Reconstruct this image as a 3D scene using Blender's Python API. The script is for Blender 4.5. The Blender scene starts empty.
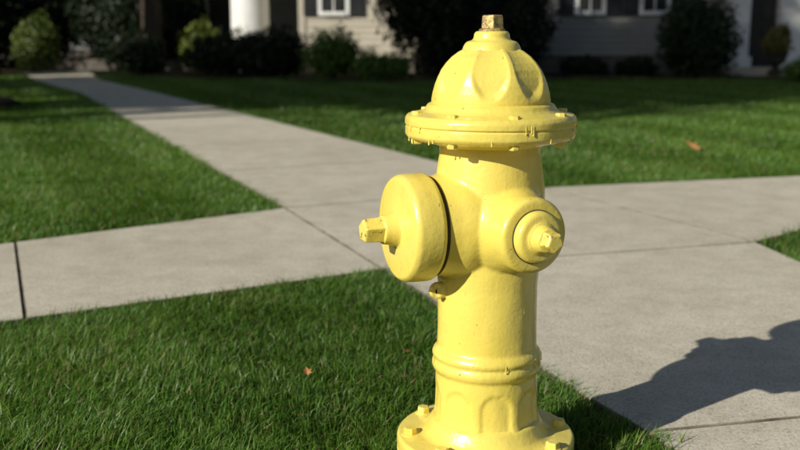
import bpy, bmesh, math, random
import numpy as np
from mathutils import Vector, Matrix
random.seed(7); rng=np.random.default_rng(7)
sc=bpy.context.scene
COL=sc.collection
R=math.radians

# ---------------------------------------------------------------- materials
def new_mat(name):
    m=bpy.data.materials.new(name); m.use_nodes=True
    nt=m.node_tree; b=nt.nodes["Principled BSDF"]
    return m,nt,b
def ramp(nt,fac,stops):
    r=nt.nodes.new("ShaderNodeValToRGB")
    while len(r.color_ramp.elements)<len(stops): r.color_ramp.elements.new(0.5)
    for e,(p,c) in zip(r.color_ramp.elements,stops):
        e.position=p; e.color=(*c,1) if len(c)==3 else c
    nt.links.new(fac,r.inputs[0]); return r
def noise(nt,scale,detail=4,rough=0.55,coord="Object",vec=None):
    if vec is None:
        tc=nt.nodes.new("ShaderNodeTexCoord"); vec=tc.outputs[coord]
    n=nt.nodes.new("ShaderNodeTexNoise"); n.inputs["Scale"].default_value=scale
    n.inputs["Detail"].default_value=detail; n.inputs["Roughness"].default_value=rough
    nt.links.new(vec,n.inputs["Vector"]); return n
def mix(nt,fac,a,b,mode='MIX'):
    m=nt.nodes.new("ShaderNodeMix"); m.data_type='RGBA'; m.blend_type=mode
    for s,v in ((0,fac),(6,a),(7,b)):
        if isinstance(v,(int,float)): m.inputs[s].default_value=v
        elif isinstance(v,tuple): m.inputs[s].default_value=(*v,1)
        else: nt.links.new(v,m.inputs[s])
    return m.outputs[2]
def bump(nt,h,strength,dist,prev=None):
    b=nt.nodes.new("ShaderNodeBump"); b.inputs["Strength"].default_value=strength
    b.inputs["Distance"].default_value=dist; nt.links.new(h,b.inputs["Height"])
    if prev is not None: nt.links.new(prev,b.inputs["Normal"])
    return b.outputs[0]
def mat_simple(name,c1,c2,scale=8,rough=0.7,bs=0.2,bd=0.005,spec=0.3):
    m,nt,b=new_mat(name)
    n=noise(nt,scale,5)
    r=ramp(nt,n.outputs[0],[(0.3,c1),(0.7,c2)])
    nt.links.new(r.outputs[0],b.inputs["Base Color"])
    b.inputs["Roughness"].default_value=rough
    b.inputs["Specular IOR Level"].default_value=spec
    n2=noise(nt,scale*8,3)
    nt.links.new(bump(nt,n2.outputs[0],bs,bd),b.inputs["Normal"])
    return m
def mat_paint(name,worn=0.0):
    m,nt,b=new_mat(name)
    n=noise(nt,6,4)
    base=ramp(nt,n.outputs[0],[(0.3,(0.81,0.650,0.115)),(0.7,(0.87,0.715,0.155))])
    s=noise(nt,95,3,0.6)
    sr=ramp(nt,s.outputs[0],[(0.70-worn*0.17,(0,0,0)),(0.735-worn*0.17,(1,1,1))])
    col=mix(nt,sr.outputs[0],base.outputs[0],(0.34,0.23,0.07))
    tc=nt.nodes.new("ShaderNodeTexCoord"); mp=nt.nodes.new("ShaderNodeMapping"); mp.inputs["Scale"].default_value=(1,1,0.22)
    nt.links.new(tc.outputs["Object"],mp.inputs[0])
    s4=noise(nt,38,5,0.65,vec=mp.outputs[0])
    sr4=ramp(nt,s4.outputs[0],[(0.56,(0,0,0)),(0.78,(0.42,0.42,0.42))])
    col=mix(nt,sr4.outputs[0],col,(0.58,0.44,0.10))
    s2=noise(nt,22,6,0.7)
    sr2=ramp(nt,s2.outputs[0],[(0.58,(0,0,0)),(0.80,(0.42,0.42,0.42))])
    col=mix(nt,sr2.outputs[0],col,(0.62,0.46,0.10))
    geo=nt.nodes.new("ShaderNodeNewGeometry")
    pr=ramp(nt,geo.outputs["Pointiness"],[(0.38,(0.85,0.85,0.85)),(0.478,(0,0,0))])
    col=mix(nt,pr.outputs[0],col,(0.38,0.27,0.06))  # brown tint where the surface is concave
    nt.links.new(col,b.inputs["Base Color"])
    rr=ramp(nt,s2.outputs[0],[(0.3,(0.22,)*3),(0.75,(0.44,)*3)])
    nt.links.new(rr.outputs[0],b.inputs["Roughness"])
    b.inputs["Specular IOR Level"].default_value=0.55
    b.inputs["Coat Weight"].default_value=0.25; b.inputs["Coat Roughness"].default_value=0.12
    h1=noise(nt,46,2,0.5); h2=noise(nt,12,3,0.5)
    h3=noise(nt,150,3,0.55)
    x=bump(nt,h2.outputs[0],0.15,0.010)
    x=bump(nt,h1.outputs[0],0.22,0.0045,x)
    x=bump(nt,s4.outputs[0],0.18,0.003,x)
    x=bump(nt,h3.outputs[0],0.32,0.0014,x)
    x=bump(nt,sr.outputs[0],-0.5,0.0012,x)
    nt.links.new(x,b.inputs["Normal"])
    return m
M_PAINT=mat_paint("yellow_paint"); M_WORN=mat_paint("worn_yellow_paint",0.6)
m,nt,b=new_mat("worn_brass"); M_BRASS=m
n=noise(nt,60,5,0.7)
r=ramp(nt,n.outputs[0],[(0.38,(0.10,0.065,0.03)),(0.5,(0.42,0.30,0.12)),(0.62,(0.78,0.62,0.18))])
nt.links.new(r.outputs[0],b.inputs["Base Color"]); b.inputs["Roughness"].default_value=0.4; b.inputs["Metallic"].default_value=0.35
nt.links.new(bump(nt,n.outputs[0],0.5,0.002),b.inputs["Normal"])
m,nt,b=new_mat("dark_gap"); M_GAP=m  # dark colour stands for the shade inside gaps and the lug hole
n=noise(nt,40); r=ramp(nt,n.outputs[0],[(0.3,(0.02,0.015,0.01)),(0.7,(0.05,0.035,0.015))])
nt.links.new(r.outputs[0],b.inputs["Base Color"]); b.inputs["Roughness"].default_value=0.9

# concrete
m,nt,b=new_mat("concrete"); M_CONC=m
a=noise(nt,1.3,5,0.6); c=noise(nt,190,3,0.7); d=noise(nt,7,7,0.72); f=noise(nt,0.45,3,0.5)
base=ramp(nt,a.outputs[0],[(0.3,(0.62,0.570,0.470)),(0.7,(0.69,0.635,0.530))])
sp=ramp(nt,c.outputs[0],[(0.31,(0.42,0.40,0.36)),(0.43,(0.92,0.92,0.91)),(0.56,(1.02,1.02,1.02)),(0.72,(1.22,1.22,1.21))])
col=mix(nt,1.0,base.outputs[0],sp.outputs[0],'MULTIPLY')
st=ramp(nt,d.outputs[0],[(0.35,(0.84,0.83,0.80)),(0.6,(1.02,1.02,1.02))])
col=mix(nt,1.0,col,st.outputs[0],'MULTIPLY')
st=ramp(nt,f.outputs[0],[(0.35,(0.89,0.89,0.87)),(0.6,(1.0,1.0,1.0))])
col=mix(nt,1.0,col,st.outputs[0],'MULTIPLY')
nt.links.new(col,b.inputs["Base Color"]); b.inputs["Roughness"].default_value=0.9; b.inputs["Specular IOR Level"].default_value=0.2
x=bump(nt,c.outputs[0],0.6,0.0028); x=bump(nt,d.outputs[0],0.22,0.005,x)
nt.links.new(x,b.inputs["Normal"])
M_JOINT=mat_simple("joint_filler",(0.045,0.036,0.026),(0.20,0.17,0.12),9,0.95,0.6,0.004)
M_EDGE=mat_simple("grimy_slab_edge",(0.10,0.085,0.065),(0.34,0.30,0.23),14,0.95,0.5,0.003)  # grime colour, set dark to tone down sunlit bevels along the joints

# ground
m,nt,b=new_mat("turf_soil"); M_GROUND=m
a=noise(nt,0.9,6,0.6); c=noise(nt,60,4,0.7)
base=ramp(nt,a.outputs[0],[(0.3,(0.018,0.034,0.010)),(0.7,(0.030,0.050,0.014))])
sp=ramp(nt,c.outputs[0],[(0.35,(0.5,0.45,0.4)),(0.65,(1.3,1.25,1.1))])
col=mix(nt,1.0,base.outputs[0],sp.outputs[0],'MULTIPLY')
nt.links.new(col,b.inputs["Base Color"]); b.inputs["Roughness"].default_value=0.95; b.inputs["Specular IOR Level"].default_value=0.1
nt.links.new(bump(nt,c.outputs[0],0.8,0.02),b.inputs["Normal"])

def mat_leaf(name,trans=0.35,rough=0.45,spec=0.3):
    m=bpy.data.materials.new(name); m.use_nodes=True; nt=m.node_tree
    b=nt.nodes["Principled BSDF"]; out=nt.nodes["Material Output"]
    at=nt.nodes.new("ShaderNodeAttribute"); at.attribute_name="Col"
    nt.links.new(at.outputs["Color"],b.inputs["Base Color"])
    b.inputs["Roughness"].default_value=rough; b.inputs["Specular IOR Level"].default_value=spec
    tr=nt.nodes.new("ShaderNodeBsdfTranslucent")
    tc=mix(nt,1.0,at.outputs["Color"],(1.3,1.35,0.5),'MULTIPLY'); nt.links.new(tc,tr.inputs[0])
    mx=nt.nodes.new("ShaderNodeMixShader"); mx.inputs[0].default_value=trans
    nt.links.new(b.outputs[0],mx.inputs[1]); nt.links.new(tr.outputs[0],mx.inputs[2])
    nt.links.new(mx.outputs[0],out.inputs[0]); return m
M_GRASS=mat_leaf("grass_blades",0.33,0.42,0.38); M_LEAF=mat_leaf("foliage",0.25,0.5)
M_BARK=mat_simple("bark",(0.030,0.022,0.017),(0.075,0.058,0.042),12,0.9,0.8,0.02)
M_MULCH=mat_simple("mulch",(0.02,0.010,0.006),(0.065,0.030,0.018),35,0.95,1.0,0.03)
M_SIDING=mat_simple("grey_siding",(0.25,0.245,0.225),(0.31,0.305,0.28),3,0.6)
M_BEIGE=mat_simple("beige_siding",(0.46,0.42,0.34),(0.54,0.49,0.40),3,0.6)
M_WHITE=mat_simple("white_trim",(0.74,0.74,0.72),(0.82,0.82,0.80),4,0.5,0.1,0.002)
M_SHUT=mat_simple("dark_shutter",(0.015,0.018,0.02),(0.03,0.032,0.035),6,0.5)
M_ROOF=mat_simple("roof_shingles",(0.05,0.045,0.04),(0.10,0.09,0.08),14,0.9,0.8,0.02)
M_FOUND=mat_simple("foundation_stone",(0.10,0.088,0.075),(0.19,0.165,0.14),7,0.9,0.6,0.02)
M_DOOR=mat_simple("dark_door",(0.02,0.02,0.022),(0.04,0.035,0.03),5,0.35)
M_TERRA=mat_simple("dark_urn",(0.03,0.028,0.026),(0.06,0.055,0.05),9,0.6)
M_PALE=mat_simple("pale_siding",(0.22,0.23,0.24),(0.29,0.30,0.31),4,0.6)
M_DLEAF=mat_simple("dry_leaf",(0.42,0.15,0.04),(0.58,0.30,0.12),40,0.7)
m,nt,b=new_mat("window_glass"); M_GLASS=m
n=noise(nt,2); r=ramp(nt,n.outputs[0],[(0.3,(0.01,0.012,0.015)),(0.7,(0.03,0.035,0.04))])
nt.links.new(r.outputs[0],b.inputs["Base Color"]); b.inputs["Roughness"].default_value=0.06

# ---------------------------------------------------------------- mesh helpers
def empty(name,loc=(0,0,0)):
    e=bpy.data.objects.new(name,None); e.location=loc; COL.objects.link(e); return e
def mk(name,verts,faces,mat,parent=None,smooth=False):
    me=bpy.data.meshes.new(name); me.from_pydata([tuple(v) for v in verts],[],faces)
    bm=bmesh.new(); bm.from_mesh(me); bmesh.ops.recalc_face_normals(bm,faces=bm.faces); bm.to_mesh(me); bm.free()
    if mat: me.materials.append(mat)
    if smooth:
        me.polygons.foreach_set("use_smooth",[True]*len(me.polygons))
    o=bpy.data.objects.new(name,me); COL.objects.link(o)
    if parent: o.parent=parent
    return o
def round_prof(p,rad,n=4):
    p=[Vector(q) for q in p]; out=[p[0]]
    for i in range(1,len(p)-1):
        a,b,c=p[i-1],p[i],p[i+1]
        d1=(a-b);d2=(c-b); rr=min(rad,d1.length*0.45,d2.length*0.45)
        if rr<1e-5: out.append(b); continue
        s=b+d1.normalized()*rr; e=b+d2.normalized()*rr
        for k in range(n+1):
            t=k/n; out.append(s*(1-t)**2+b*2*t*(1-t)+e*t*t)
    out.append(p[-1]); return out
def frame(d):
    d=Vector(d).normalized(); up=Vector((0,0,1))
    if abs(d.dot(up))>0.99: x=Vector((1,0,0)); y=d.cross(x).normalized()
    else: x=up.cross(d).normalized(); y=d.cross(x).normalized()
    return x,y,d
def lathe(prof,seg=96,origin=(0,0,0),axis=(0,0,1),rfun=None):
    X,Y,Z=frame(axis); O=Vector(origin); V=[];F=[]
    for r,z in prof:
        for k in range(seg):
            a=2*math.pi*k/seg
            rr=r if rfun is None else rfun(r,z,a)
            V.append(O+X*(rr*math.cos(a))+Y*(rr*math.sin(a))+Z*z)
    n=len(prof)
    for i in range(n-1):
        for k in range(seg):
            k2=(k+1)%seg
            F.append((i*seg+k,i*seg+k2,(i+1)*seg+k2,(i+1)*seg+k))
    F.append(tuple(range(seg))[::-1]); F.append(tuple(range((n-1)*seg,n*seg)))
    return V,F
def join_vf(lst):
    V=[];F=[]
    for v,f in lst:
        o=len(V); V+=list(v); F+=[tuple(i+o for i in q) for q in f]
    return V,F
def prism(nsides,rad,h,origin,axis,rot=0,taper=1.0,cham=0.002):
    X,Y,Z=frame(axis); O=Vector(origin); V=[];F=[]
    levels=[(rad,0),(rad*taper,h-cham),(rad*taper-cham,h)]
    for r,z in levels:
        for k in range(nsides):
            a=rot+2*math.pi*k/nsides
            V.append(O+X*r*math.cos(a)+Y*r*math.sin(a)+Z*z)
    for i in range(len(levels)-1):
        for k in range(nsides):
            k2=(k+1)%nsides; F.append((i*nsides+k,i*nsides+k2,(i+1)*nsides+k2,(i+1)*nsides+k))
    F.append(tuple(range(nsides))[::-1]); m_=(len(levels)-1)*nsides
    F.append(tuple(range(m_,m_+nsides))); return V,F
def box(x0,x1,y0,y1,z0,z1):
    V=[(x0,y0,z0),(x1,y0,z0),(x1,y1,z0),(x0,y1,z0),(x0,y0,z1),(x1,y0,z1),(x1,y1,z1),(x0,y1,z1)]
    F=[(0,3,2,1),(4,5,6,7),(0,1,5,4),(1,2,6,5),(2,3,7,6),(3,0,4,7)]
    return V,F
def bevel(o,w,seg=2,mat=-1):
    m=o.modifiers.new("b","BEVEL"); m.width=w; m.segments=seg; m.limit_method='ANGLE'; m.material=mat; return o

# ---------------------------------------------------------------- fire hydrant
HK=1/1.08
HX,HY,HZ=0.1546,1.713,0.0593
hyd=empty("fire_hydrant",(HX,HY,HZ)); hyd.scale=(HK,HK,HK)
def dirv(deg): return Vector((math.cos(R(deg)),math.sin(R(deg)),0))
PD,SD,BD=dirv(202),dirv(296),dirv(115)
ZN=0.447
def sstep(a,b,x):
    t=max(0,min(1,(x-a)/(b-a))); return t*t*(3-2*t)
prof=[(0.001,0.02),(0.112,0.02),(0.106,0.045),(0.101,0.075),(0.098,0.150),(0.0975,0.158),(0.1035,0.164),(0.1055,0.172),(0.1035,0.180),(0.1000,0.184),(0.1035,0.188),(0.1050,0.194),(0.101,0.202),(0.0955,0.208),
      (0.0945,0.24),(0.0945,0.33),(0.0975,0.37),(0.103,0.42),(0.105,0.46),(0.103,0.51),(0.097,0.555),(0.0935,0.58),(0.095,0.600),(0.001,0.60)]
def low_panels(r,z,a):
    r=r*(1+0.0025*math.sin(5*a+z*17)+0.002*math.sin(9*a-z*41))
    if z<0.15 and z>0.03 and r>0.05:
        p=(a/(2*math.pi)*8+0.35)%1.0-0.5
        w=1-sstep(0.32,0.42,abs(p))
        top=0.138-0.022*(abs(p)/0.4)**2
        return r-0.0042*w*(1-sstep(top-0.006,top,z))
    return r
pp=[]
for i in range(len(prof)-1):
    a_,b_=prof[i],prof[i+1]; L=math.hypot(b_[0]-a_[0],b_[1]-a_[1]); k=max(1,int(L/0.006))
    for j in range(k): pp.append((a_[0]+(b_[0]-a_[0])*j/k,a_[1]+(b_[1]-a_[1])*j/k))
pp.append(prof[-1])
barrel=lathe(pp,160,(0,0,0),(0,0,1),low_panels)
def remeshed(name,parts,voxel,it,mat):
    tmp=[]
    for v,f in parts: tmp.append(mk(name+"_t",v,f,mat))
    bpy.ops.object.select_all(action='DESELECT')
    for o in tmp: o.select_set(True)
    bpy.context.view_layer.objects.active=tmp[0]; bpy.ops.object.join()
    o=bpy.context.view_layer.objects.active
    r_=o.modifiers.new("r","REMESH"); r_.mode='VOXEL'; r_.voxel_size=voxel
    s_=o.modifiers.new("s","SMOOTH"); s_.factor=0.5; s_.iterations=it
    dg=bpy.context.evaluated_depsgraph_get(); me=bpy.data.meshes.new_from_object(o.evaluated_get(dg))
    me.polygons.foreach_set("use_smooth",[True]*len(me.polygons))
    bpy.data.objects.remove(o)
    o2=bpy.data.objects.new(name,me); COL.objects.link(o2); o2.parent=hyd
    if not me.materials: me.materials.append(mat)
    return o2
ex=Vector(dirv(205)*0.108)+Vector((0,0,0.325))
ear=lathe([(0.016,-0.006),(0.016,0.006)],24,ex,dirv(290))
eb=prism(4,0.018,0.030,Vector(dirv(205)*0.080)+Vector((0,0,0.325)),dirv(205),rot=R(45))
hose=[(0.058,0.0),(0.087,0.06),(0.084,0.085),(0.074,0.105),(0.0685,0.12),(0.068,0.150),(0.063,0.158),(0.030,0.160)]
pum=[(0.090,0.0),(0.105,0.05),(0.102,0.08),(0.095,0.10),(0.091,0.118),(0.091,0.132)]
parts=[barrel,
  lathe(round_prof(pum,0.01),120,Vector((0,0,ZN)),PD),
  lathe(round_prof(hose,0.006),96,Vector((0,0,ZN)),SD),
  lathe(round_prof(hose,0.006),96,Vector((0,0,ZN)),BD), ear, eb]
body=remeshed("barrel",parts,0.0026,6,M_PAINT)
hole=lathe([(0.006,-0.0015),(0.006,0.0075)],20,ex,dirv(290)); mk("lug_hole",*hole,M_GAP,hyd)
# runs and drips of thick old paint
def drip(p,out,L,w):
    o_=Vector(out).normalized(); t_=Vector((0,0,1)).cross(o_).normalized(); V=[];F=[]; nu,nv=14,10
    for i in range(nu+1):
        u=i/nu; z=-L*u; rw=w*(0.45+0.55*u**3)*math.sqrt(max(0,1-((u-0.5)/0.5)**8))+1e-5
        for j in range(nv):
            a=2*math.pi*j/nv; V.append(Vector(p)+Vector((0,0,z))+t_*(rw*math.cos(a))+o_*(rw*0.55*math.sin(a)))
    for i in range(nu):
        for j in range(nv): F.append((i*nv+j,i*nv+(j+1)%nv,(i+1)*nv+(j+1)%nv,(i+1)*nv+j))
    F.append(tuple(range(nv))[::-1]); F.append(tuple(range(nu*nv,(nu+1)*nv))); return V,F
dl=[]; rr_=random.Random(3)
for i in range(26):
    a=R(rr_.uniform(185,355)); d=Vector((math.cos(a),math.sin(a),0))
    k=i%4
    if k==0: dl.append(drip(d*0.1565+Vector((0,0,0.616)),d,rr_.uniform(0.006,0.014),rr_.uniform(0.0018,0.003)))
    elif k==1: dl.append(drip(d*0.1580+Vector((0,0,0.640)),d,rr_.uniform(0.010,0.020),rr_.uniform(0.0018,0.0028)))
    elif k==2: dl.append(drip(d*0.0940+Vector((0,0,rr_.uniform(0.26,0.33))),d,rr_.uniform(0.02,0.045),rr_.uniform(0.0015,0.0026)))
    else: dl.append(drip(d*0.1048+Vector((0,0,0.196)),d,rr_.uniform(0.012,0.026),rr_.uniform(0.0018,0.003)))
mk("paint_drips",*join_vf(dl),M_PAINT,hyd,True)
pc=round_prof([(0.02,0.1275),(0.094,0.1275),(0.0975,0.1315),(0.0995,0.136),(0.0995,0.160),(0.098,0.178),(0.092,0.186),(0.060,0.188),(0.035,0.189),(0.030,0.193),(0.001,0.194)],0.004)
mk("pumper_cap",*lathe(pc,128,(0,0,ZN),PD),M_PAINT,hyd,True)
gap=lathe([(0.0925,0.121),(0.093,0.130)],96,(0,0,ZN),PD); mk("pumper_gap_shade",*gap,M_GAP,hyd,True)  # dark band drawn as the shadowed gap behind the cap
def capnut(d,L0,s,name,rot,ln=0.036):
    col=lathe(round_prof([(0.03*s,L0-0.004),(0.026*s,L0+0.002),(0.023*s,L0+0.012*s),(0.021*s,L0+0.022*s),(0.001,L0+0.023*s)],0.003),48,(0,0,ZN),d)
    mk(name+"_boss",*col,M_PAINT,hyd,True)
    nut=prism(5,0.0205*s,ln*s,Vector((0,0,ZN))+d*(L0+0.016*s),d,rot,0.90,0.003)
    bevel(mk(name,*nut,M_WORN,hyd),0.0022,3)
capnut(PD,0.190,1.22,"pumper_cap_nut",0.3)
for d,nm in ((SD,"hose_cap"),(BD,"rear_hose_cap")):
    ps=round_prof([(0.02,0.150),(0.0455,0.152),(0.047,0.162),(0.045,0.173),(0.040,0.177),(0.030,0.178),(0.026,0.182),(0.001,0.183)],0.003)
    mk(nm,*lathe(ps,96,(0,0,ZN),d),M_PAINT,hyd,True)
    g=lathe([(0.0482,0.154),(0.0482,0.1610)],64,(0,0,ZN),d); mk(nm+"_gap_shade",*g,M_GAP,hyd,True)  # dark ring drawn as the shaded gap around the cap
    capnut(d,0.178,1.0,nm+"_nut",0.9,0.027)
fp=round_prof([(0.088,0.590),(0.101,0.594),(0.110,0.599),(0.140,0.603),(0.152,0.607),(0.157,0.613),(0.157,0.6275),(0.1550,0.6285),(0.1550,0.6305),(0.158,0.632),(0.158,0.643),(0.153,0.650),(0.128,0.655),(0.121,0.660),(0.1165,0.668),(0.109,0.671),(0.05,0.673)],0.003)
mk("bonnet_flange",*lathe(fp,160,rfun=lambda r,z,a:r*(1+0.0018*math.sin(7*a+z*60)+0.0012*math.sin(17*a))),M_PAINT,hyd,True)
bl=[]
for k in range(8):
    a=R(22.5*2*k+12); c_=Vector((0.140*math.cos(a),0.140*math.sin(a),0.649))
    bl.append(prism(6,0.0105,0.008,c_,(0,0,1),a+k*.4,0.95,0.0015))
    bl.append(prism(6,0.0105,0.009,Vector((c_.x,c_.y,0.606)),(0,0,-1),a+k*.7,0.95,0.0015))
bevel(mk("bonnet_bolts",*join_vf(bl),M_PAINT,hyd),0.0015)
dp=[(0.1085,0.662),(0.1095,0.675),(0.1085,0.690),(0.106,0.705),(0.1020,0.718),(0.0960,0.731),(0.087,0.743),(0.076,0.754),(0.063,0.763),(0.050,0.769)]
dd=[]
for i in range(len(dp)-1):
    for j in range(8):
        t=j/8; dd.append((dp[i][0]*(1-t)+dp[i+1][0]*t,dp[i][1]*(1-t)+dp[i+1][1]*t))
dd.append(dp[-1])
def flutes(r,z,a):
    p=(a/(2*math.pi)*8+0.62)%1.0-0.5
    w=max(0,1-(abs(p)/0.44)**2)
    w=w**0.8
    lo=0.679+0.042*(abs(p)/0.44)**2.5
    e=sstep(lo-0.004,lo+0.016,z)*(1-0.35*sstep(0.755,0.769,z))
    return r-0.0085*w*e
mk("bonnet",*lathe(dd,320,(0,0,0),(0,0,1),flutes),M_PAINT,hyd,True)
tp=round_prof([(0.055,0.760),(0.0530,0.768),(0.050,0.775),(0.046,0.780),(0.036,0.783),(0.033,0.787),(0.032,0.795),(0.028,0.799),(0.001,0.800)],0.003)
mk("bonnet_cap",*lathe(tp,96),M_PAINT,hyd,True)
mk("bonnet_washer",*lathe(round_prof([(0.0215,0.796),(0.0245,0.800),(0.022,0.804),(0.001,0.805)],0.002),48),M_BRASS,hyd,True)
bevel(mk("operating_nut",*prism(5,0.0215,0.025,(0,0,0.803),(0,0,1),R(200),0.93,0.002),M_BRASS,hyd),0.0015)
bf=round_prof([(0.09,-0.09),(0.10,-0.04),(0.12,-0.026),(0.160,-0.024),(0.171,-0.020),(0.173,-0.010),(0.173,0.0015),(0.1715,0.003),(0.1715,0.005),(0.173,0.0065),(0.173,0.024),(0.169,0.030),(0.128,0.033),(0.119,0.038),(0.112,0.050),(0.106,0.062),(0.09,0.07)],0.004)
mk("base_flange",*lathe(bf,160),M_PAINT,hyd,True)
bl=[]
for k in range(8):
    a=R(45*k+8); c_=Vector((0.149*math.cos(a),0.149*math.sin(a),0.029))
    bl.append(lathe([(0.0165,0),(0.0165,0.003),(0.015,0.004)],24,c_))
    bl.append(prism(6,0.0135,0.013,c_+Vector((0,0,0.003)),(0,0,1),a+0.4+k*.6,0.95,0.002))
bevel(mk("base_bolts",*join_vf(bl),M_PAINT,hyd),0.002)

# ---------------------------------------------------------------- ground and paving
S=90
mk("ground",[(-S,-S,0),(S,-S,0),(S,S,0),(-S,S,0)],[(0,1,2,3)],M_GROUND)
def inset(poly,d):
    area=sum(poly[i][0]*poly[(i+1)%len(poly)][1]-poly[(i+1)%len(poly)][0]*poly[i][1] for i in range(len(poly)))
    if area<0: poly=poly[::-1]
    n=len(poly); L=[]
    for i in range(n):
        a=Vector(poly[i]);b_=Vector(poly[(i+1)%n]); t=(b_-a).normalized(); nn=Vector((-t.y,t.x)); L.append((a+nn*d,t))
    out=[]
    for i in range(n):
        p,t=L[i-1]; q,s=L[i]; cr=t.x*s.y-t.y*s.x
        if abs(cr)<1e-4: out.append(q)
        else:
            k=((q.x-p.x)*s.y-(q.y-p.y)*s.x)/cr; out.append(p+t*k)
    return out
P1=(-0.514,4.397);P2=(0.722,4.989);C1=(-0.056,3.228);DT=(1.331,3.663)
J0f=(-1.44,3.663);J0n=(-1.0285,2.646)
E=[(0.13,2.76),(0.300,2.32),(0.385,2.09),(0.485,1.857),(0.60,1.52),(0.93,0.70)]
slabs=[
 [J0n,C1,P1,J0f],
 [(-2.35,1.87),J0n,J0f,(-2.65,2.70)],
 [(-3.7,1.07),(-2.35,1.87),(-2.65,2.70),(-4.1,1.56)],
 [(-5.2,0.2),(-3.7,1.07),(-4.1,1.56),(-5.6,0.4)],
 [C1,DT,P2,P1],
 [C1,E[0],E[1],E[2],E[3],(0.82,1.934),(1.86,2.22),(1.373,3.342),DT],
 [E[3],E[4],E[5],(2.35,1.05),(1.86,2.22),(0.82,1.934)],
 [E[5],(1.6,-0.8),(2.95,-0.4),(2.35,1.05)],
 [DT,(1.587,3.887),(2.35,4.52),(2.183,5.403),(1.45,5.20),P2],
 [(2.35,4.52),(4.0,5.85),(3.75,6.55),(2.183,5.403)],
 [(4.0,5.85),(6.0,7.45),(5.5,8.1),(3.75,6.55)],
]
PL=[P1,(-4.05,12.74)];PR=[P2,(-3.25,13.16)]
K=7
def lerp(a,b_,t): return (a[0]+(b_[0]-a[0])*t,a[1]+(b_[1]-a[1])*t)
for k in range(K):
    t0,t1=k/K,(k+1)/K
    slabs.append([lerp(*PL,t0),lerp(*PR,t0),lerp(*PR,t1),lerp(*PL,t1)])
slabs.append([PL[1],PR[1],(-4.7,16.0),(-5.6,15.6)])
slabs.append([(-5.6,15.6),(-4.7,16.0),(-6.0,19.5),(-7.2,19.2)])
V,F=[],[];JV,JF=[],[]
ZS=0.024
for s in slabs:
    q=inset(s,0.0045); n=len(q); o=len(V)
    V+=[(p.x,p.y,-0.05) for p in q]+[(p.x,p.y,ZS) for p in q]
    F.append(tuple(range(o,o+n))[::-1]); F.append(tuple(range(o+n,o+2*n)))
    for i in range(n): F.append((o+i,o+(i+1)%n,o+n+(i+1)%n,o+n+i))
    o=len(JV); JV+=[(x_,y_,ZS-0.0045) for x_,y_ in s]; JF.append(tuple(range(o,o+n)))
sw=mk("sidewalk",V,F,M_CONC); sw.data.materials.append(M_EDGE)
for p in sw.data.polygons:
    if abs(p.normal.z)<0.5: p.material_index=1
bevel(sw,0.0022,2,1)
mk("joint_filler",JV,JF,M_JOINT,sw)

# ---------------------------------------------------------------- grass
def inpoly(x,y,poly):
    c=np.zeros(len(x),bool); n=len(poly)
    for i in range(n):
        x1,y1=poly[i];x2,y2=poly[(i+1)%n]
        if y1==y2: continue
        m_=((y1>y)!=(y2>y))&(x<(x2-x1)*(y-y1)/(y2-y1)+x1); c^=m_
    return c
lawns=[
 [C1]+E+[(1.3,0),(-6,-1),(-5.2,0.2),(-3.7,1.07),(-2.35,1.87),J0n],
 [P1,(-4.05,12.74),(-5.6,15.6),(-6.6,17.8),(-12,17.8),(-12,1),(-5.6,0.4),(-4.1,1.56),(-2.65,2.70),J0f],
 [P2,(1.45,5.20),(2.183,5.403),(3.75,6.55),(5.5,8.1),(14,15),(14,16.6),(5,17.2),(-5.2,17.2),(-4.7,16.0),(-3.25,13.16)],
 [DT,(1.587,3.887),(2.35,4.52),(4.0,5.85),(6,7.45),(6,1),(2.35,1.05),(1.86,2.22),(1.373,3.342)],
]
def fbm(x,y):
    v=0
    for i,(fx,a) in enumerate(((0.7,1),(1.9,.6),(4.7,.4),(11.,.3))):
        v=v+a*np.sin(x*fx+1.3*i+1.7*np.sin(y*fx*0.9+i))*np.cos(y*fx*1.1+2.1*i+1.2*np.sin(x*fx*0.8))
    return v/2.3
VV=[];CC=[];tri_loops=[];tri_len=[]
zones=[(1.2,3.5,52000,0.0025,0.038),(3.5,6,20000,0.0034,0.040),(6,10,7500,0.0056,0.044),(10,17.5,2300,0.0095,0.050)]
off=0
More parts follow.
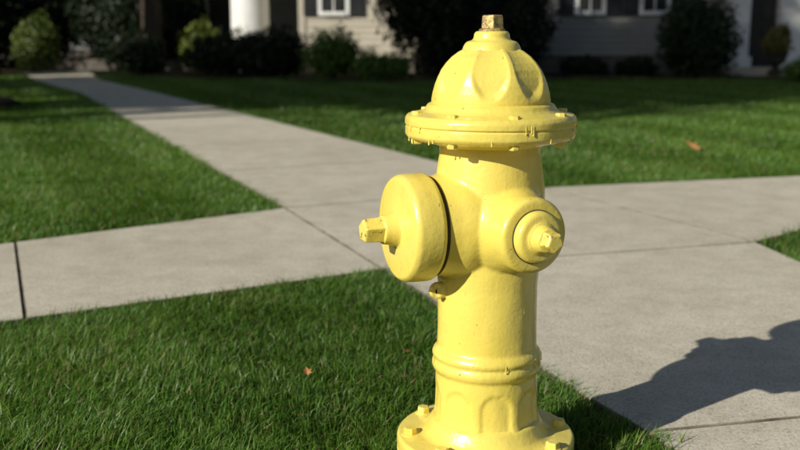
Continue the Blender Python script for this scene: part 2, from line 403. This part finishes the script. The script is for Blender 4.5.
for (y0,y1,dens,w,h) in zones:
    x0,x1=-(0.5*y1+0.8),0.5*y1+0.8
    n=int(dens*(x1-x0)*(y1-y0)); x=rng.uniform(x0,x1,n); y=rng.uniform(y0,y1,n)
    ok=np.abs(x)<0.48*y+0.7
    ins=np.zeros(n,bool)
    jit=0.012
    xx=x+rng.normal(0,jit,n)+0.012*np.sin(y*23)+0.008*np.sin(y*61); yy=y+rng.normal(0,jit,n)+0.012*np.sin(x*19)+0.008*np.sin(x*53)
    for L in lawns: ins|=inpoly(xx,yy,L)
    ok&=ins
    ok&=((x-HX)**2+(y-HY)**2)>0.10**2
    x=x[ok];y=y[ok];n=len(x)
    fb=fbm(x,y); fb2=fbm(x*5+9,y*5); fb3=fbm(x*11+3,y*11+5)
    stripe=np.tanh(4*np.sin((x*0.9+y*0.42)*2*np.pi/1.1))
    hh=h*(0.45+0.85*rng.random(n)**1.3)*(1+0.38*fb2)
    tall=rng.random(n)<0.015; hh[tall]*=1.45
    near=((x-HX)**2+(y-HY)**2)<0.20**2
    hh[near]=np.minimum(hh[near]*1.15,0.055)
    a=rng.uniform(0,2*np.pi,n)
    la=rng.uniform(0,2*np.pi,n); ca=3.0*fb3+2.0*fb2
    use=rng.random(n)<0.5; la[use]=ca[use]+rng.normal(0,0.6,use.sum())
    lean=hh*np.abs(rng.normal(0.55,0.45,n))
    ww=w*rng.uniform(0.6,1.4,n)
    dx=np.cos(a)*ww/2; dy=np.sin(a)*ww/2; lx=np.cos(la)*lean+stripe*0.08*hh; ly=np.sin(la)*lean+stripe*0.18*hh
    z0=np.full(n,-0.002)
    p=np.empty((n,5,3))
    p[:,0]=np.c_[x-dx,y-dy,z0]; p[:,1]=np.c_[x+dx,y+dy,z0]
    p[:,2]=np.c_[x+dx*.85+lx*.3,y+dy*.85+ly*.3,hh*.55]; p[:,3]=np.c_[x-dx*.85+lx*.3,y-dy*.85+ly*.3,hh*.55]
    p[:,4]=np.c_[x+lx,y+ly,hh*np.clip(1-0.3*(lean/hh)**2,.45,1)]
    VV.append(p.reshape(-1,3))
    idx=off+np.arange(n)*5
    quads=np.stack([idx,idx+1,idx+2,idx+3],1); tris=np.stack([idx+3,idx+2,idx+4],1)
    tri_loops.append(np.concatenate([quads,tris],1).reshape(-1)); tri_len.append(np.tile([4,3],n))
    off+=n*5
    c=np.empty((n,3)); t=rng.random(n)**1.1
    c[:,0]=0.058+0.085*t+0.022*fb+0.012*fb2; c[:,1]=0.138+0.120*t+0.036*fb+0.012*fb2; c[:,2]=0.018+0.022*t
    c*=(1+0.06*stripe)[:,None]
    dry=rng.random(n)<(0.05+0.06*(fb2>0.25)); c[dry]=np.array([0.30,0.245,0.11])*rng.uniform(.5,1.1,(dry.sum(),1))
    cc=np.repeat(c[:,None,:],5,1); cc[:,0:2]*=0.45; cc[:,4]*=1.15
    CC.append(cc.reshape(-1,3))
def np_mesh(name,V,loops,lens,cols,mat,parent=None):
    me=bpy.data.meshes.new(name); me.vertices.add(len(V)); me.vertices.foreach_set("co",V.astype(np.float32).ravel())
    me.loops.add(len(loops)); me.loops.foreach_set("vertex_index",loops.astype(np.int32))
    st=np.concatenate([[0],np.cumsum(lens)[:-1]]).astype(np.int32)
    me.polygons.add(len(lens)); me.polygons.foreach_set("loop_start",st)
    try: me.polygons.foreach_set("loop_total",lens.astype(np.int32))
    except Exception: pass
    me.update(calc_edges=True)
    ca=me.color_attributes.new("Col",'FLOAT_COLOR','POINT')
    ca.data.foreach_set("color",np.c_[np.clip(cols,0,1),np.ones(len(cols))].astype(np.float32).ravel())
    me.materials.append(mat); o=bpy.data.objects.new(name,me); COL.objects.link(o)
    if parent: o.parent=parent
    return o
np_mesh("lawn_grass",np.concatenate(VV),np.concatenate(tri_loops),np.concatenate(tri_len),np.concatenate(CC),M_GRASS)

# ---------------------------------------------------------------- foliage
def foliage(name,blobs,n,size,c0,c1,parent=None,inner=0.55):
    B=np.array(blobs,float); vol=(B[:,3]*B[:,4]*B[:,5])**0.67; pr=vol/vol.sum()
    k=rng.choice(len(B),n,p=pr); d=rng.normal(size=(n,3)); d/=np.linalg.norm(d,axis=1)[:,None]
    rad=(inner+(1.08-inner)*rng.random(n)**0.6)
    lump=1+0.16*np.sin(d[:,0]*5+k)*np.cos(d[:,2]*6+k*2)+0.10*np.sin(d[:,1]*11+k*3)
    P=B[k,:3]+d*B[k,3:]*(rad*lump)[:,None]
    P+=rng.normal(0,size*0.5,(n,3))
    P[:,2]=np.maximum(P[:,2],0.02)
    nrm=d+rng.normal(0,0.7,(n,3)); nrm/=np.linalg.norm(nrm,axis=1)[:,None]
    t=np.cross(nrm,rng.normal(size=(n,3))); t/=np.linalg.norm(t,axis=1)[:,None]; b_=np.cross(nrm,t)
    s=(size*rng.uniform(0.6,1.4,n))[:,None]
    q=np.empty((n,4,3)); q[:,0]=P-t*s; q[:,1]=P-b_*s*0.5+nrm*s*.12; q[:,2]=P+t*s; q[:,3]=P+b_*s*0.5+nrm*s*.12
    c0=np.array(c0);c1=np.array(c1); tt=(rng.random(n)*0.6+0.4*(0.5+0.5*np.sin(P[:,0]*4+P[:,2]*5)*np.cos(P[:,1]*4)))[:,None]
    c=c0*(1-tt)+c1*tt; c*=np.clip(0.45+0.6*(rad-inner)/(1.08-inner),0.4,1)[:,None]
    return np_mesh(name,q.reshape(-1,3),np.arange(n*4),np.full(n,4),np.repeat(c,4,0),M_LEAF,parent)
def limb(pts,rads,seg=10):
    V=[];F=[]; pts=[Vector(p) for p in pts]
    for i,(p,r) in enumerate(zip(pts,rads)):
        d=(pts[min(i+1,len(pts)-1)]-pts[max(i-1,0)]).normalized(); X,Y,Z=frame(d)
        for k in range(seg):
            a=2*math.pi*k/seg; rr=r*(1+0.10*math.sin(3*a+i)); V.append(p+X*rr*math.cos(a)+Y*rr*math.sin(a))
    for i in range(len(pts)-1):
        for k in range(seg): F.append((i*seg+k,i*seg+(k+1)%seg,(i+1)*seg+(k+1)%seg,(i+1)*seg+k))
    F.append(tuple(range(seg))[::-1]); F.append(tuple(range((len(pts)-1)*seg,len(pts)*seg)))
    return V,F
def tree(x,y,h,cr,tr=0.18,n=9000,leaf=0.12,low=0.42,c0=(0.03,0.07,0.015),c1=(0.09,0.15,0.03)):
    e=empty("deciduous_tree",(x,y,0)); ps=[]
    trunk=[(0,0,-0.1),(0.03,0,0.25),(0.05,0.03,h*0.3),(0,0.1,h*0.55),(0.1,0,h*0.85)]
    ps.append(limb(trunk,[tr*1.5,tr*1.05,tr*0.85,tr*0.6,tr*0.15],14))
    blobs=[(0,0,h*0.78,cr*0.75,cr*0.75,h*0.2)]
    for i in range(7):
        a=i*2.4+x; z=h*(low+0.30*random.random()*(1-low)/0.58); L=cr*random.uniform(0.55,0.85)
        end=(L*math.cos(a),L*math.sin(a),z+h*0.14)
        ps.append(limb([(0.03,0.03,z*0.8),(end[0]*0.5,end[1]*0.5,z+h*0.05),end],[tr*0.45,tr*0.28,tr*0.08],8))
        blobs.append((end[0],end[1],end[2],cr*0.42,cr*0.42,h*0.11))
    mk("trunk",*join_vf(ps),M_BARK,e,True)
    foliage("crown",blobs,n,leaf,c0,c1,e,0.2)
    return e
def shrub(name,x,y,w,h,n,size,c0,c1,seed=0):
    e=empty(name,(x,y,0)); bl=[(0,0,h*0.5,w*0.42,w*0.42,h*0.5)]
    for i in range(6):
        a=i*1.05+seed; bl.append((0.27*w*math.cos(a),0.27*w*math.sin(a),h*(0.35+0.25*((i*37+seed)%5)/5),w*0.25,w*0.25,h*0.33))
    foliage("leaves",bl,n,size,c0,c1,e,0.35)
    st=[limb([(0,0,0),(0.2*w*math.cos(a),0.2*w*math.sin(a),h*0.6)],[0.02,0.008],6) for a in (0,1.3,2.5,3.8,5)]
    mk("stems",*join_vf(st),M_BARK,e,True)
    return e
DG0,DG1=(0.006,0.014,0.006),(0.020,0.036,0.012)
MG0,MG1=(0.07,0.14,0.025),(0.16,0.26,0.05)
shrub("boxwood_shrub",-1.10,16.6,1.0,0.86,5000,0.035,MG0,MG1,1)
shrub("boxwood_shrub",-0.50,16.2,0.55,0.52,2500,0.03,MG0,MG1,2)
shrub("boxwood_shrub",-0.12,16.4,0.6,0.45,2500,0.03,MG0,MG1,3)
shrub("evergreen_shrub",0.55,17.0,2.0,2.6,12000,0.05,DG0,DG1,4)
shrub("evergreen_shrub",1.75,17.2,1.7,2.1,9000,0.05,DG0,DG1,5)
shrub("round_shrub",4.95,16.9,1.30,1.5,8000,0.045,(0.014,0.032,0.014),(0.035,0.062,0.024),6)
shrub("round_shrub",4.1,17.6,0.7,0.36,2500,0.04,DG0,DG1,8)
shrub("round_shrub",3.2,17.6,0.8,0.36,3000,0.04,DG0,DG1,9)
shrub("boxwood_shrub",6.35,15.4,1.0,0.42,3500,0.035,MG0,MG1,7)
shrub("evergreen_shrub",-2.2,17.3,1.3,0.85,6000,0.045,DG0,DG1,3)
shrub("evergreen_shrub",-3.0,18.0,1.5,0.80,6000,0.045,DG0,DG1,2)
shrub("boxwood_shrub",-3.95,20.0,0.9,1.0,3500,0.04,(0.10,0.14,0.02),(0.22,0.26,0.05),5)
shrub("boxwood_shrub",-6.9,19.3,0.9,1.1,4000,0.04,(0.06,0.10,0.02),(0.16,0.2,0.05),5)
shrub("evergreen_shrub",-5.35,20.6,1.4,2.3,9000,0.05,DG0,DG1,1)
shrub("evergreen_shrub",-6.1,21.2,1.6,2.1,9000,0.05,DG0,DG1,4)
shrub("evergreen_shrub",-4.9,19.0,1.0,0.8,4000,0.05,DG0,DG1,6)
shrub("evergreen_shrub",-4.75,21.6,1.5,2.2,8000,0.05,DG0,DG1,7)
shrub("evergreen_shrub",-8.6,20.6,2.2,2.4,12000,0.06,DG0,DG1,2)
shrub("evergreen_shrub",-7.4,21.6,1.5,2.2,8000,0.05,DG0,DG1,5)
shrub("evergreen_shrub",-8.0,17.6,1.6,1.2,7000,0.05,DG0,DG1,3)
def bed(name,poly,h=0.04):
    n=len(poly); V=[(x,y,0.004) for x,y in poly]+[(x+(sum(p[0] for p in poly)/n-x)*0.04,y+(sum(p[1] for p in poly)/n-y)*0.04,h) for x,y in poly]
    F=[tuple(range(n,2*n))]+[(i,(i+1)%n,n+(i+1)%n,n+i) for i in range(n)]
    mk(name,V,F,M_MULCH)
bed("mulch_bed",[(-4.6,17.3),(-3,16.3),(-1.2,15.5),(0.5,15.5),(3,16.0),(6,16.2),(10,16.4),(10,18.3),(-4.6,18.9)])
bed("mulch_bed",[(-5.0,10.2),(-4.2,10.1),(-3.95,10.5),(-4.3,11.1),(-5.4,11.2)],0.08)
bed("mulch_bed",[(-12,19),(-7.6,19.4),(-7.2,21.6),(-12,21.6)])
tree(-7.3,17.6,8.5,2.6,0.24,6500,0.13,0.6)
tree(-4.9,19.9,8,2.3,0.2,5500,0.13,0.62)
tree(-6.6,22.4,7.5,2.5,0.2,6000,0.13,0.5)
for (x,y,h,cr) in ((-10.5,5.6,9.8,3.1),(-12.5,4.4,11.2,3.2),(-9.0,8.2,7.6,2.6),(-11.5,9.2,7.2,2.7),(-13.5,2.2,14.0,3.4),(-15.0,-0.4,15.6,3.4)):
    tree(x,y,h,cr,0.22,7500,0.18,0.5)

# ---------------------------------------------------------------- houses
def siding(x0,x1,y,z0,z1,exp=0.115):
    V=[];F=[];z=z0
    while z<z1:
        zt=min(z+exp,z1); o=len(V)
        V+=[(x0,y-0.018,z),(x1,y-0.018,z),(x1,y-0.002,zt),(x0,y-0.002,zt),(x0,y,z),(x1,y,z)]
        F+=[(o,o+1,o+2,o+3),(o+4,o+5,o+1,o)]; z+=exp
    return V,F
def window(e,xc,y,z0,w,h,shut=True,sw=0.18):
    t=0.07
    fr=[box(xc-w/2-t,xc-w/2,y-0.05,y+0.0,z0-t,z0+h+t),box(xc+w/2,xc+w/2+t,y-0.05,y,z0-t,z0+h+t),
        box(xc-w/2,xc+w/2,y-0.049,y,z0+h,z0+h+t),box(xc-w/2,xc+w/2,y-0.07,y,z0-t,z0),
        box(xc-0.012,xc+0.012,y-0.04,y-0.024,z0,z0+h),box(xc-w/2,xc+w/2,y-0.045,y-0.022,z0+h/2-0.025,z0+h/2+0.025)]
    mk("window_frame",*join_vf(fr),M_WHITE,e)
    mk("window_glass",*box(xc-w/2,xc+w/2,y-0.022,y-0.019,z0,z0+h),M_GLASS,e)
    if shut:
        for s in (-1,1):
            cx=xc+s*(w/2+t+sw+0.01); lv=[box(cx-sw,cx+sw,y-0.045,y-0.02,z0-t,z0+h+t)]
            k=z0
            while k<z0+h: lv.append(box(cx-sw*.8,cx+sw*.8,y-0.055,y-0.045,k,k+0.03)); k+=0.06
            mk("shutter",*join_vf(lv),M_SHUT,e)
def house(name,x0,x1,y,depth,h,mat,z0=0.3):
    e=empty(name); mk("foundation",*box(x0+.02,x1-.02,y+0.0,y+depth,-0.1,z0),M_FOUND,e)
    mk("walls",*box(x0,x1,y-0.001,y+depth,z0,h),mat,e)
    mk("siding",*siding(x0,x1,y-0.001,z0,h),mat,e)
    cb=[box(x0-0.02,x0+0.11,y-0.035,y+0.1,z0,h),box(x1-0.11,x1+0.02,y-0.035,y+0.1,z0,h)]
    mk("corner_boards",*join_vf(cb),mat,e)
    o=0.4; V=[(x0-o,y-o,h),(x1+o,y-o,h),(x1+o,y+depth+o,h),(x0-o,y+depth+o,h),(x0-o,y+depth/2,h+depth*0.3),(x1+o,y+depth/2,h+depth*0.3)]
    mk("roof",V,[(0,1,5,4),(2,3,4,5),(1,2,5),(3,0,4),(0,3,2,1)],M_ROOF,e)
    return e
h1=house("siding_house",0.35,16,18.6,8,5.6,M_SIDING,0.36)
for xx in (3.45,4.62): window(h1,xx,18.58,1.15,0.42,1.35,True,0.14)
window(h1,1.7,18.58,1.12,0.75,1.35); window(h1,10.2,18.58,1.12,0.9,1.35); window(h1,13,18.58,1.12,0.9,1.35)
for xx in (1.7,4.2,10,13): window(h1,xx,18.58,3.7,0.8,1.2)
en=[box(5.92,6.28,18.28,18.58,0.16,2.7),box(6.82,7.55,18.28,18.58,0.16,2.7),box(5.80,7.7,18.25,18.585,2.7,3.05),
    box(5.87,6.33,18.24,18.575,0.15,0.34),box(6.77,7.60,18.24,18.575,0.15,0.34)]
bevel(mk("entry_surround",*join_vf(en),M_WHITE,h1),0.012)
dr=[box(6.30,6.80,18.50,18.56,0.16,2.65)]+[box(6.34+0.22*i,6.52+0.22*i,18.48,18.50,z,z+0.55) for i in (0,1) for z in (0.32,1.0,1.7)]
mk("front_door",*join_vf(dr),M_DOOR,h1)
bevel(mk("front_step",*join_vf([box(5.8,7.8,17.7,18.6,-0.05,0.15),box(5.9,7.7,17.35,17.69,-0.05,0.07)]),M_CONC,h1),0.01)
h2=house("beige_house",-1.9,0.30,19.3,6,4.8,M_BEIGE,0.30)
window(h2,-1.25,19.28,1.15,0.45,1.2,True,0.13)
h3=house("pale_house",-16,-2.2,24.0,8,5.6,M_PALE,0.35)
for xx in (-13.5,-11.4,-9.1,-7.0,-5.0): window(h3,xx,23.98,0.95,0.9,1.4,True,0.22)
mk("porch_door",*box(-4.2,-3.4,23.93,23.97,0.22,2.4),M_DOOR,h3)
for xx in (-2.98,-9.9):
    p=[box(xx-0.44,xx+0.44,19.9,20.7,-0.05,0.30),box(xx-0.40,xx+0.40,19.96,20.64,0.30,0.38)]
    a=join_vf(p+[lathe(round_prof([(0.40,0.38),(0.41,0.46),(0.38,0.52),(0.365,2.8),(0.40,2.86),(0.40,2.95)],0.02),40,(xx,20.3,0))])
    o=mk("porch_column",*a,M_WHITE,h3); bevel(o,0.01)
mk("porch_roof",*box(-10.6,-2.35,19.7,23.95,2.96,3.25),M_WHITE,h3)
mk("porch_floor",*box(-10.6,-2.35,20.75,23.95,-0.05,0.22),M_FOUND,h3)
foliage("distant_trees",[(x,33+2*math.sin(x),3.0+1.2*math.sin(x*1.7),3.2,2,3.6) for x in range(-40,44,4)],22000,0.3,DG0,MG0,None,0.3)
u=empty("planter_urn",(6.42,17.3,0.07))
up=round_prof([(0.13,0.0),(0.13,0.04),(0.06,0.09),(0.06,0.13),(0.15,0.20),(0.19,0.34),(0.21,0.37),(0.19,0.38),(0.17,0.35),(0.001,0.34)],0.012)
mk("urn",*lathe(up,40),M_TERRA,u,True)
foliage("plant",[(0,0,0.52,0.24,0.24,0.2),(0.05,0,0.68,0.15,0.15,0.16)],1500,0.035,(0.07,0.12,0.025),(0.26,0.2,0.05),u,0.2)
def leaf(x,y,s,rot,z=0.035):
    V=[];F=[]; out=[(0,-1.0),(0.35,-0.55),(0.75,-0.45),(0.5,-0.05),(0.85,0.35),(0.35,0.35),(0,1.0),(-0.35,0.4),(-0.8,0.3),(-0.5,-0.05),(-0.75,-0.5),(-0.3,-0.55)]
    V.append((0,0,0.0))
    for (a,b_) in out: V.append((a*s,b_*s,0.35*s*abs(a)+0.2*s*b_*b_))
    F=[(0,i+1,(i+1)%len(out)+1) for i in range(len(out))]
    o=mk("fallen_leaf",V,F,M_DLEAF); o.location=(x,y,z); o.rotation_euler=(0.45,0.1,rot); return o
leaf(1.90,6.50,0.07,0.6,0.055); leaf(0.017,2.29,0.020,1.9,0.045); leaf(-0.21,2.15,0.014,0.3,0.045)

# ---------------------------------------------------------------- light
EL,AZ=26.5,38.5
tv=Vector((math.cos(R(EL))*math.cos(R(AZ)),math.cos(R(EL))*math.sin(R(AZ)),-math.sin(R(EL))))
sd=bpy.data.lights.new("sun",'SUN'); sd.energy=5.0; sd.angle=R(0.5); sd.color=(1.0,0.95,0.83)
so=bpy.data.objects.new("sun",sd); so.rotation_euler=tv.to_track_quat('-Z','Y').to_euler(); so.location=(-10,-8,10); COL.objects.link(so)
w=bpy.data.worlds.new("World"); sc.world=w; w.use_nodes=True; nt=w.node_tree
sk=nt.nodes.new("ShaderNodeTexSky"); sk.sky_type='NISHITA'; sk.sun_disc=False
sk.sun_elevation=R(EL); sk.sun_rotation=math.atan2(-tv.x,-tv.y)
nt.links.new(sk.outputs[0],nt.nodes["Background"].inputs[0]); nt.nodes["Background"].inputs[1].default_value=0.055
# ---------------------------------------------------------------- camera
cd=bpy.data.cameras.new("camera"); cam=bpy.data.objects.new("camera",cd); COL.objects.link(cam)
cam.location=(0,0,0.80); cam.rotation_euler=(R(90-11),0,0)
cd.sensor_width=36; cd.lens=45; cd.clip_end=300; cd.clip_start=0.05
cd.dof.use_dof=True; cd.dof.focus_distance=1.70; cd.dof.aperture_fstop=4.2
sc.camera=cam
sc.view_settings.view_transform='Standard'; sc.view_settings.look='None'; sc.view_settings.exposure=0
